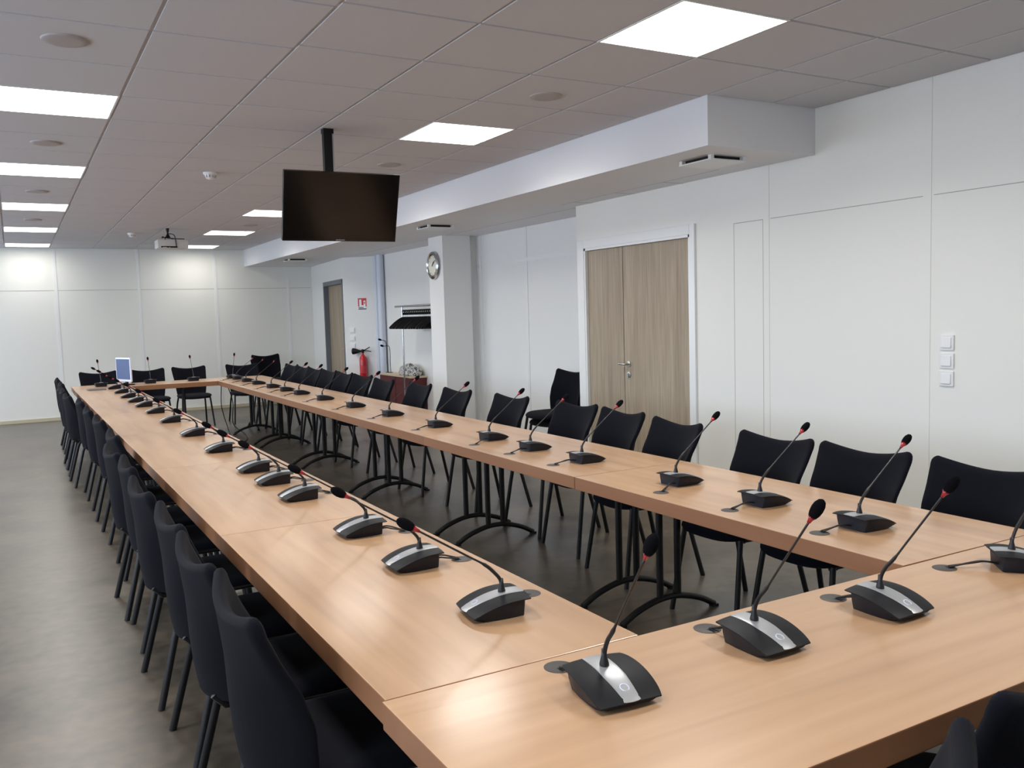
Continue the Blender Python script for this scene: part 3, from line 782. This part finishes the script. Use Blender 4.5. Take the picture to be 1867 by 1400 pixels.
# ------------------------------------------------------------------ microphones
def mtop(x):      # height of the top plate along the depth of the base
    t = (x + .078) / .160
    return .0495 + .004 * math.sin(min(t, 1) * PI * .9) - .034 * max(0, t) ** 2.1
def mic_plate(hw0, x0, x1, zoff, th, bow=.004, nx=18, ny=10, crown=.003):
    bm = NB(); T = []; Bm = []
    for i in range(nx + 1):
        x = x0 + (x1 - x0) * i / nx; rt_, rb_ = [], []
        f = 1 - abs(2 * i / nx - 1) ** 6 * .06
        for j in range(ny + 1):
            v = j / ny * 2 - 1; hw = (hw0 + bow * math.sin(PI * i / nx)) * f
            xx = x + (.006 * (1 - v * v) if x1 > .07 and i > nx * .6 else 0) * (i / nx) - (.003 * (1 - v * v)) * (1 - i / nx)
            z = mtop(x) + zoff + crown * (1 - v * v)
            e = th if abs(v) < .99 and 0 < i < nx else th * .55
            rt_.append(bm.verts.new((xx, v * hw, z - (th - e) * .5))); rb_.append(bm.verts.new((xx, v * hw, z - e)))
        T.append(rt_); Bm.append(rb_)
    for i in range(nx):
        for j in range(ny):
            bm.faces.new((T[i][j], T[i + 1][j], T[i + 1][j + 1], T[i][j + 1])); bm.faces.new((Bm[i][j], Bm[i][j + 1], Bm[i + 1][j + 1], Bm[i + 1][j]))
    for i in range(nx):
        for j in (0, ny): bm.faces.new((T[i][j], T[i + 1][j], Bm[i + 1][j], Bm[i][j]))
    for j in range(ny):
        for i in (0, nx): bm.faces.new((T[i][j], T[i][j + 1], Bm[i][j + 1], Bm[i][j]))
    return bm
def mic_body():
    bm = NB(); secs = []
    for x, hb, ht, zb in ((-.064, .054, .060, .0), (-.060, .058, .065, 0), (-.02, .063, .072, 0), (.02, .064, .0735, 0), (.045, .062, .073, .0), (.060, .058, .071, .002), (.074, .052, .068, .006)):
        z1 = mtop(x) - .004
        secs.append([bm.verts.new(p) for p in ((x, -hb, zb), (x, -ht, zb + (z1 - zb) * .55), (x + .0, -ht - .003, z1), (x, ht + .003, z1), (x, ht, zb + (z1 - zb) * .55), (x, hb, zb))])
    for a, c in zip(secs, secs[1:]):
        for k in range(6): bm.faces.new((a[k], a[(k + 1) % 6], c[(k + 1) % 6], c[k]))
    bm.faces.new(secs[0]); bm.faces.new(secs[-1][::-1])
    return bm
def neck_path(f, h):
    k = Vector((.022 + .09 * f, 0, .075 + .10 * (h - .2))); e = Vector((f * .87, 0, h * .88))
    return spline([(0, 0, 0), (.003, 0, .03), (k.x * .42, 0, k.z * .68), k, k.lerp(e, .3), k.lerp(e, .65), e], 5)
NECKS = {}
def make_neck(kind, f, h):
    P = neck_path(f, h); n_ = len(P)
    b = NB(); rs = []
    for i in range(n_):
        s = i / (n_ - 1)
        rs.append(.0048 if s < .5 else (.0048 - (s - .5) / .04 * .002 if s < .54 else .0028))
    # conical boot
    tube(b, P, rs, 8)
    lathe(b, [(0, -.004), (.0105, -.004), (.010, .004), (.006, .020), (.0052, .034), (0, .034)], 14)
    neck = b
    d = (P[-1] - P[-3]).normalized(); tip = P[-1]
    q_ = Vector((0, 0, 1)).rotation_difference(d).to_matrix().to_4x4()
    b = NB(); lathe(b, [(0, -.004), (.004, -.004), (.0055, .006), (.0105, .017), (0, .019)], 14, tip, q_); ring = b
    b = NB(); lathe(b, [(0, .014), (.0098, .015), (.0125, .024), (.0138, .036), (.0128, .048), (.009, .058), (.004, .0625), (0, .0635)], 16, tip, q_); foam = b
    out = []
    for bm, m, nm in ((neck, M_NECK, 'gooseneck'), (ring, M_RED, 'light_ring'), (foam, M_FOAM, 'windscreen')):
        bmesh.ops.recalc_face_normals(bm, faces=bm.faces)
        me = bpy.data.meshes.new(nm); bm.to_mesh(me); bm.free(); me.materials.append(m)
        for p in me.polygons: p.use_smooth = True
        out.append(me)
    NECKS[kind] = out
make_neck('N', .185, .30); make_neck('L', .255, .215); make_neck('R', .25, .24); make_neck('F', .16, .27)
MB = {}
def mk(nm, bm, m, smooth=True):
    bmesh.ops.recalc_face_normals(bm, faces=bm.faces)
    me = bpy.data.meshes.new(nm); bm.to_mesh(me); bm.free(); me.materials.append(m)
    for p in me.polygons: p.use_smooth = smooth
    if smooth:
        try: me.set_sharp_from_angle(angle=math.radians(40))
        except Exception: pass
    MB[nm] = me
mk('top_plate', mic_plate(.0745, -.078, .080, 0, .008), M_PLAST)
mk('base_body', mic_body(), M_PLAST2)
mk('metal_strip', mic_plate(.0245, -.0765, .0815, .0040, .0035, bow=0, crown=.0004), M_STRIP)
b = NB(); lathe(b, [(.0105, 0), (.0105, .0018), (.0080, .0020), (.0076, .0008), (.004, .0004), (0, .0014)], 20); mk('talk_button', b, M_BUTTON)
TXT = None
def mesh_child(me, parent, loc=(0, 0, 0), rot=(0, 0, 0)):
    o = bpy.data.objects.new(me.name.split('.')[0], me); COL.objects.link(o); o.parent = parent; o.location = loc; o.rotation_euler = rot; return o
M_FAINT = mat('faint_grey_print', srgb(70, 72, 78), .5)
def mic(x, y, rz, kind, lb, group, grom=None, text=False, neck_rz=0):
    global TXT
    t = thing('microphone_unit', lb, 'microphone', (x, y, ZT), rz, group)
    mesh_child(MB['base_body'], t, (0, 0, .0005)); mesh_child(MB['top_plate'], t)
    st = mesh_child(MB['metal_strip'], t)
    bx = .053; mesh_child(MB['talk_button'], st, (bx, 0, mtop(bx) + .0044), (0, .42, 0))
    a, r_, w_ = NECKS[kind]
    nk = mesh_child(a, t, (-.024, 0, mtop(-.024) + .0045), (0, 0, neck_rz)); mesh_child(r_, nk); mesh_child(w_, nk)
    if text:
        if TXT is None:
            TXT = text_mesh('SENNHEISER', .010, M_FAINT, t, Matrix.Translation((-.0635, .002, .024)) @ Matrix.Rotation(-PI / 2, 4, 'Z') @ Matrix.Rotation(PI / 2, 4, 'X'), extrude=.0002)
        else:
            o = TXT.copy(); COL.objects.link(o); o.parent = t
    if grom:
        gx, gy, tb = grom       # world position of the grommet
        Rm = Matrix.Rotation(-rz, 3, 'Z'); g = Rm @ Vector((gx - x, gy - y, 0))
        b = NB()
        for s in (-.006, .006):
            st_ = Vector((-.058, g.y * .25 + s, .012)); en = Vector((g.x + .012, g.y + s * .8, .0055))
            mid = (st_ + en) / 2; mid.z = .020 if s < 0 else .014
            tube(b, spline([st_, st_.lerp(mid, .6) + Vector((0, 0, .004)), mid, en.lerp(mid, .35), en], 4), .0028, 6)
        finish('cable', b, M_CABLE, t, smooth=True)
        Mi = Matrix.Rotation(-tb.rotation_euler.z, 3, 'Z'); gl = Mi @ (Vector((gx, gy, 0)) - Vector((tb.location.x, tb.location.y, 0)))
        b = NB(); lathe(b, [(0, .0022), (.030, .0022), (.034, .0006), (.034, -.004), (0, -.004)], 28)
        v = box(b, -.006, .016, -.011, .011, .0015, .0028, mi=1)
        d_ = math.atan2(y - gy, x - gx) - tb.rotation_euler.z
        bmesh.ops.rotate(b, cent=(0, 0, 0), matrix=Matrix.Rotation(d_, 3, 'Z'), verts=v); bmesh.ops.translate(b, vec=(0.012 * math.cos(d_), .012 * math.sin(d_), 0), verts=v)
        finish('cable_grommet', b, [M_GROM, M_BLACK], tb, smooth=True, loc=(gl.x, gl.y, ZT))
    return t
def find_table(row, y):
    for r_, a, c, t in TABLES:
        if r_ == row and a <= y < c: return t
    return tn
G1 = 'microphones on the near table'
mic(1.015, 1.415, -PI / 2 - .09, 'N', 'black and silver gooseneck microphone at the left end of the near table', G1, (1.002, 1.590, tn))
mic(1.462, 1.436, -PI / 2 + .02, 'N', 'black and silver gooseneck microphone, second from left on the near table', G1, (1.43, 1.585, tn))
mic(1.893, 1.425, -PI / 2 + .03, 'N', 'black and silver gooseneck microphone, third from left on the near table', G1, (1.857, 1.567, tn), neck_rz=.08)
mic(2.515, 1.45, -PI / 4 + .05, 'N', 'gooseneck microphone at the right edge of the photo, near table corner', G1, (2.334, 1.568, tn), neck_rz=.6)
lm = [1.985, 2.505, 3.005, 3.76, 4.20, 4.61, 5.46, 6.36, 7.36, 8.22, 8.95, 9.55, 10.2, 10.95, 11.75]
lg = [2.066, 2.485, 2.93, 3.80, 4.17, 4.55, 5.42, 6.33, 7.33, 8.20, 8.92, 9.52, 10.21, 10.92, 11.72]
for i, y in enumerate(lm):
    mic(1.052 + rr(.006), y, PI + rr(.05) - (.08 if i == 0 else 0), 'L', 'black and silver gooseneck microphone, %s from the near end of the left row' % ORD[i], 'microphones on the left table row', (1.208, lg[i], find_table('L', lg[i])))
rm = [2.02, 2.49, 3.005, 3.75, 4.27, 4.79, 5.60, 6.48, 7.35, 8.24, 9.05, 9.62, 10.23, 10.95, 11.55, 12.13]
rg = [2.051, 2.486, 2.903, 3.768, 4.227, 4.66, 5.55, 6.42, 7.30, 8.2, 9.0, 9.57, 10.2, 10.9, 11.5, 12.10]
for i, y in enumerate(rm):
    mic(2.548 + .0075 * (y - 2) + rr(.006), y, rr(.06) - .03, 'R', 'dark gooseneck microphone seen from behind, %s from the near end of the right row' % ORD[i], 'microphones on the right table row', (2.362 + .004 * (y - 2), rg[i], find_table('R', rg[i]) if rg[i] < 12.03 else tf), text=i < 5)
for i, (x, y, nr) in enumerate([(.95, 12.35, .1), (1.55, 12.42, .0), (2.09, 12.40, .05), (2.62, 12.45, -.4)]):
    mic(x, y, PI / 2, 'F', 'dark gooseneck microphone on the far table, %s from the left' % ORD[i], 'microphones on the far table', neck_rz=nr)

# ------------------------------------------------------------------ things on the far end
mo = thing('monitor', 'white framed computer monitor on the far left table, screen glowing blue', 'monitor', (1.22, 12.35, ZT + .0008), 0)
aa = math.radians(19.5); MR = Matrix.Rotation(-(PI / 2 - aa), 4, 'Z')
def mop(nm, b, m): o = finish(nm, b, m, mo, smooth=False); o.matrix_local = MR; return o
b = NB(); box(b, -.20, .20, 0, .022, .045, .355, bev=.006); box(b, -.12, .12, .022, .05, .10, .28, bev=.008, mi=1); mop('bezel', b, [M_MONB, M_BLACK])
b = NB(); box(b, -.182, .182, -.002, .001, .075, .337); mop('screen', b, M_MONS)
b = NB(); box(b, -.025, .025, .03, .05, .0, .2); box(b, -.10, .10, -.05, .10, .0, .012, bev=.004); mop('stand', b, M_BLACK)
b = NB(); box(b, -.10, .10, -.07, .07, .0, .018, bev=.004)
for i in range(4):
    for j in range(9): box(b, -.09 + j * .02, -.074 + j * .02, -.055 + i * .027, -.034 + i * .027, .018, .021)
o = finish('small_keypad', b, mat('mid_grey_plastic', srgb(120, 118, 116), .5), loc=(.845, 11.72, ZT), rot=(0, 0, .1)); tag(o, 'flat grey keypad on the far left table before the microphone', 'keypad')
# two gooseneck microphones standing on the low cabinet
for i, (x, y, h, l) in enumerate([(4.85, 12.30, .47, .05), (4.87, 12.22, .40, .07)]):
    t = thing('stick_microphone', ['taller bent gooseneck microphone standing on the low cabinet', 'shorter bent gooseneck microphone standing on the low cabinet'][i], 'microphone', (x, y, .67), 0, 'loose microphones on the cabinet')
    b = NB(); tube(b, spline([(0, 0, 0), (-.005, 0, h * .4), (-.002, 0, h * .8), (-.02, 0, h), (-.03 - l, 0, h + .02 - .02 * i)], 5), .005, 6); finish('gooseneck', b, M_NECK, t, smooth=True)
    b = NB(); q_ = Matrix.Rotation(-PI / 2 + .3, 4, 'Y'); lathe(b, [(0, 0), (.010, 0), (.016, .02), (.014, .045), (0, .055)], 12, (-.03 - l, 0, h + .02 - .02 * i), q_); finish('windscreen', b, M_FOAM, t, smooth=True)
    b = NB(); lathe(b, [(0, 0), (.03, 0), (.028, .008), (0, .01)], 16); finish('base', b, M_BLACK, t, smooth=True)
# floor cables dropping from the far table
for i, pts in enumerate([[(2.42, 12.25, .64), (2.40, 12.2, .35), (2.46, 12.15, .05), (2.42, 11.9, .006), (2.2, 11.4, .006), (2.0, 11.0, .006), (1.95, 10.2, .006)],
                         [(2.50, 12.25, .64), (2.55, 12.2, .40), (2.52, 12.1, .12), (2.60, 11.8, .006), (2.45, 11.1, .006), (2.1, 10.7, .006), (1.7, 10.4, .006)]]):
    b = NB(); tube(b, spline(pts, 8), .006, 6, axis=(1, 0, .1)); o = finish('floor_cable', b, M_CABLE, smooth=True)
    tag(o, ['black cable dropping from the far table, the left of the two', 'black cable dropping from the far table, the right of the two'][i], 'cable', 'cables under the far table')
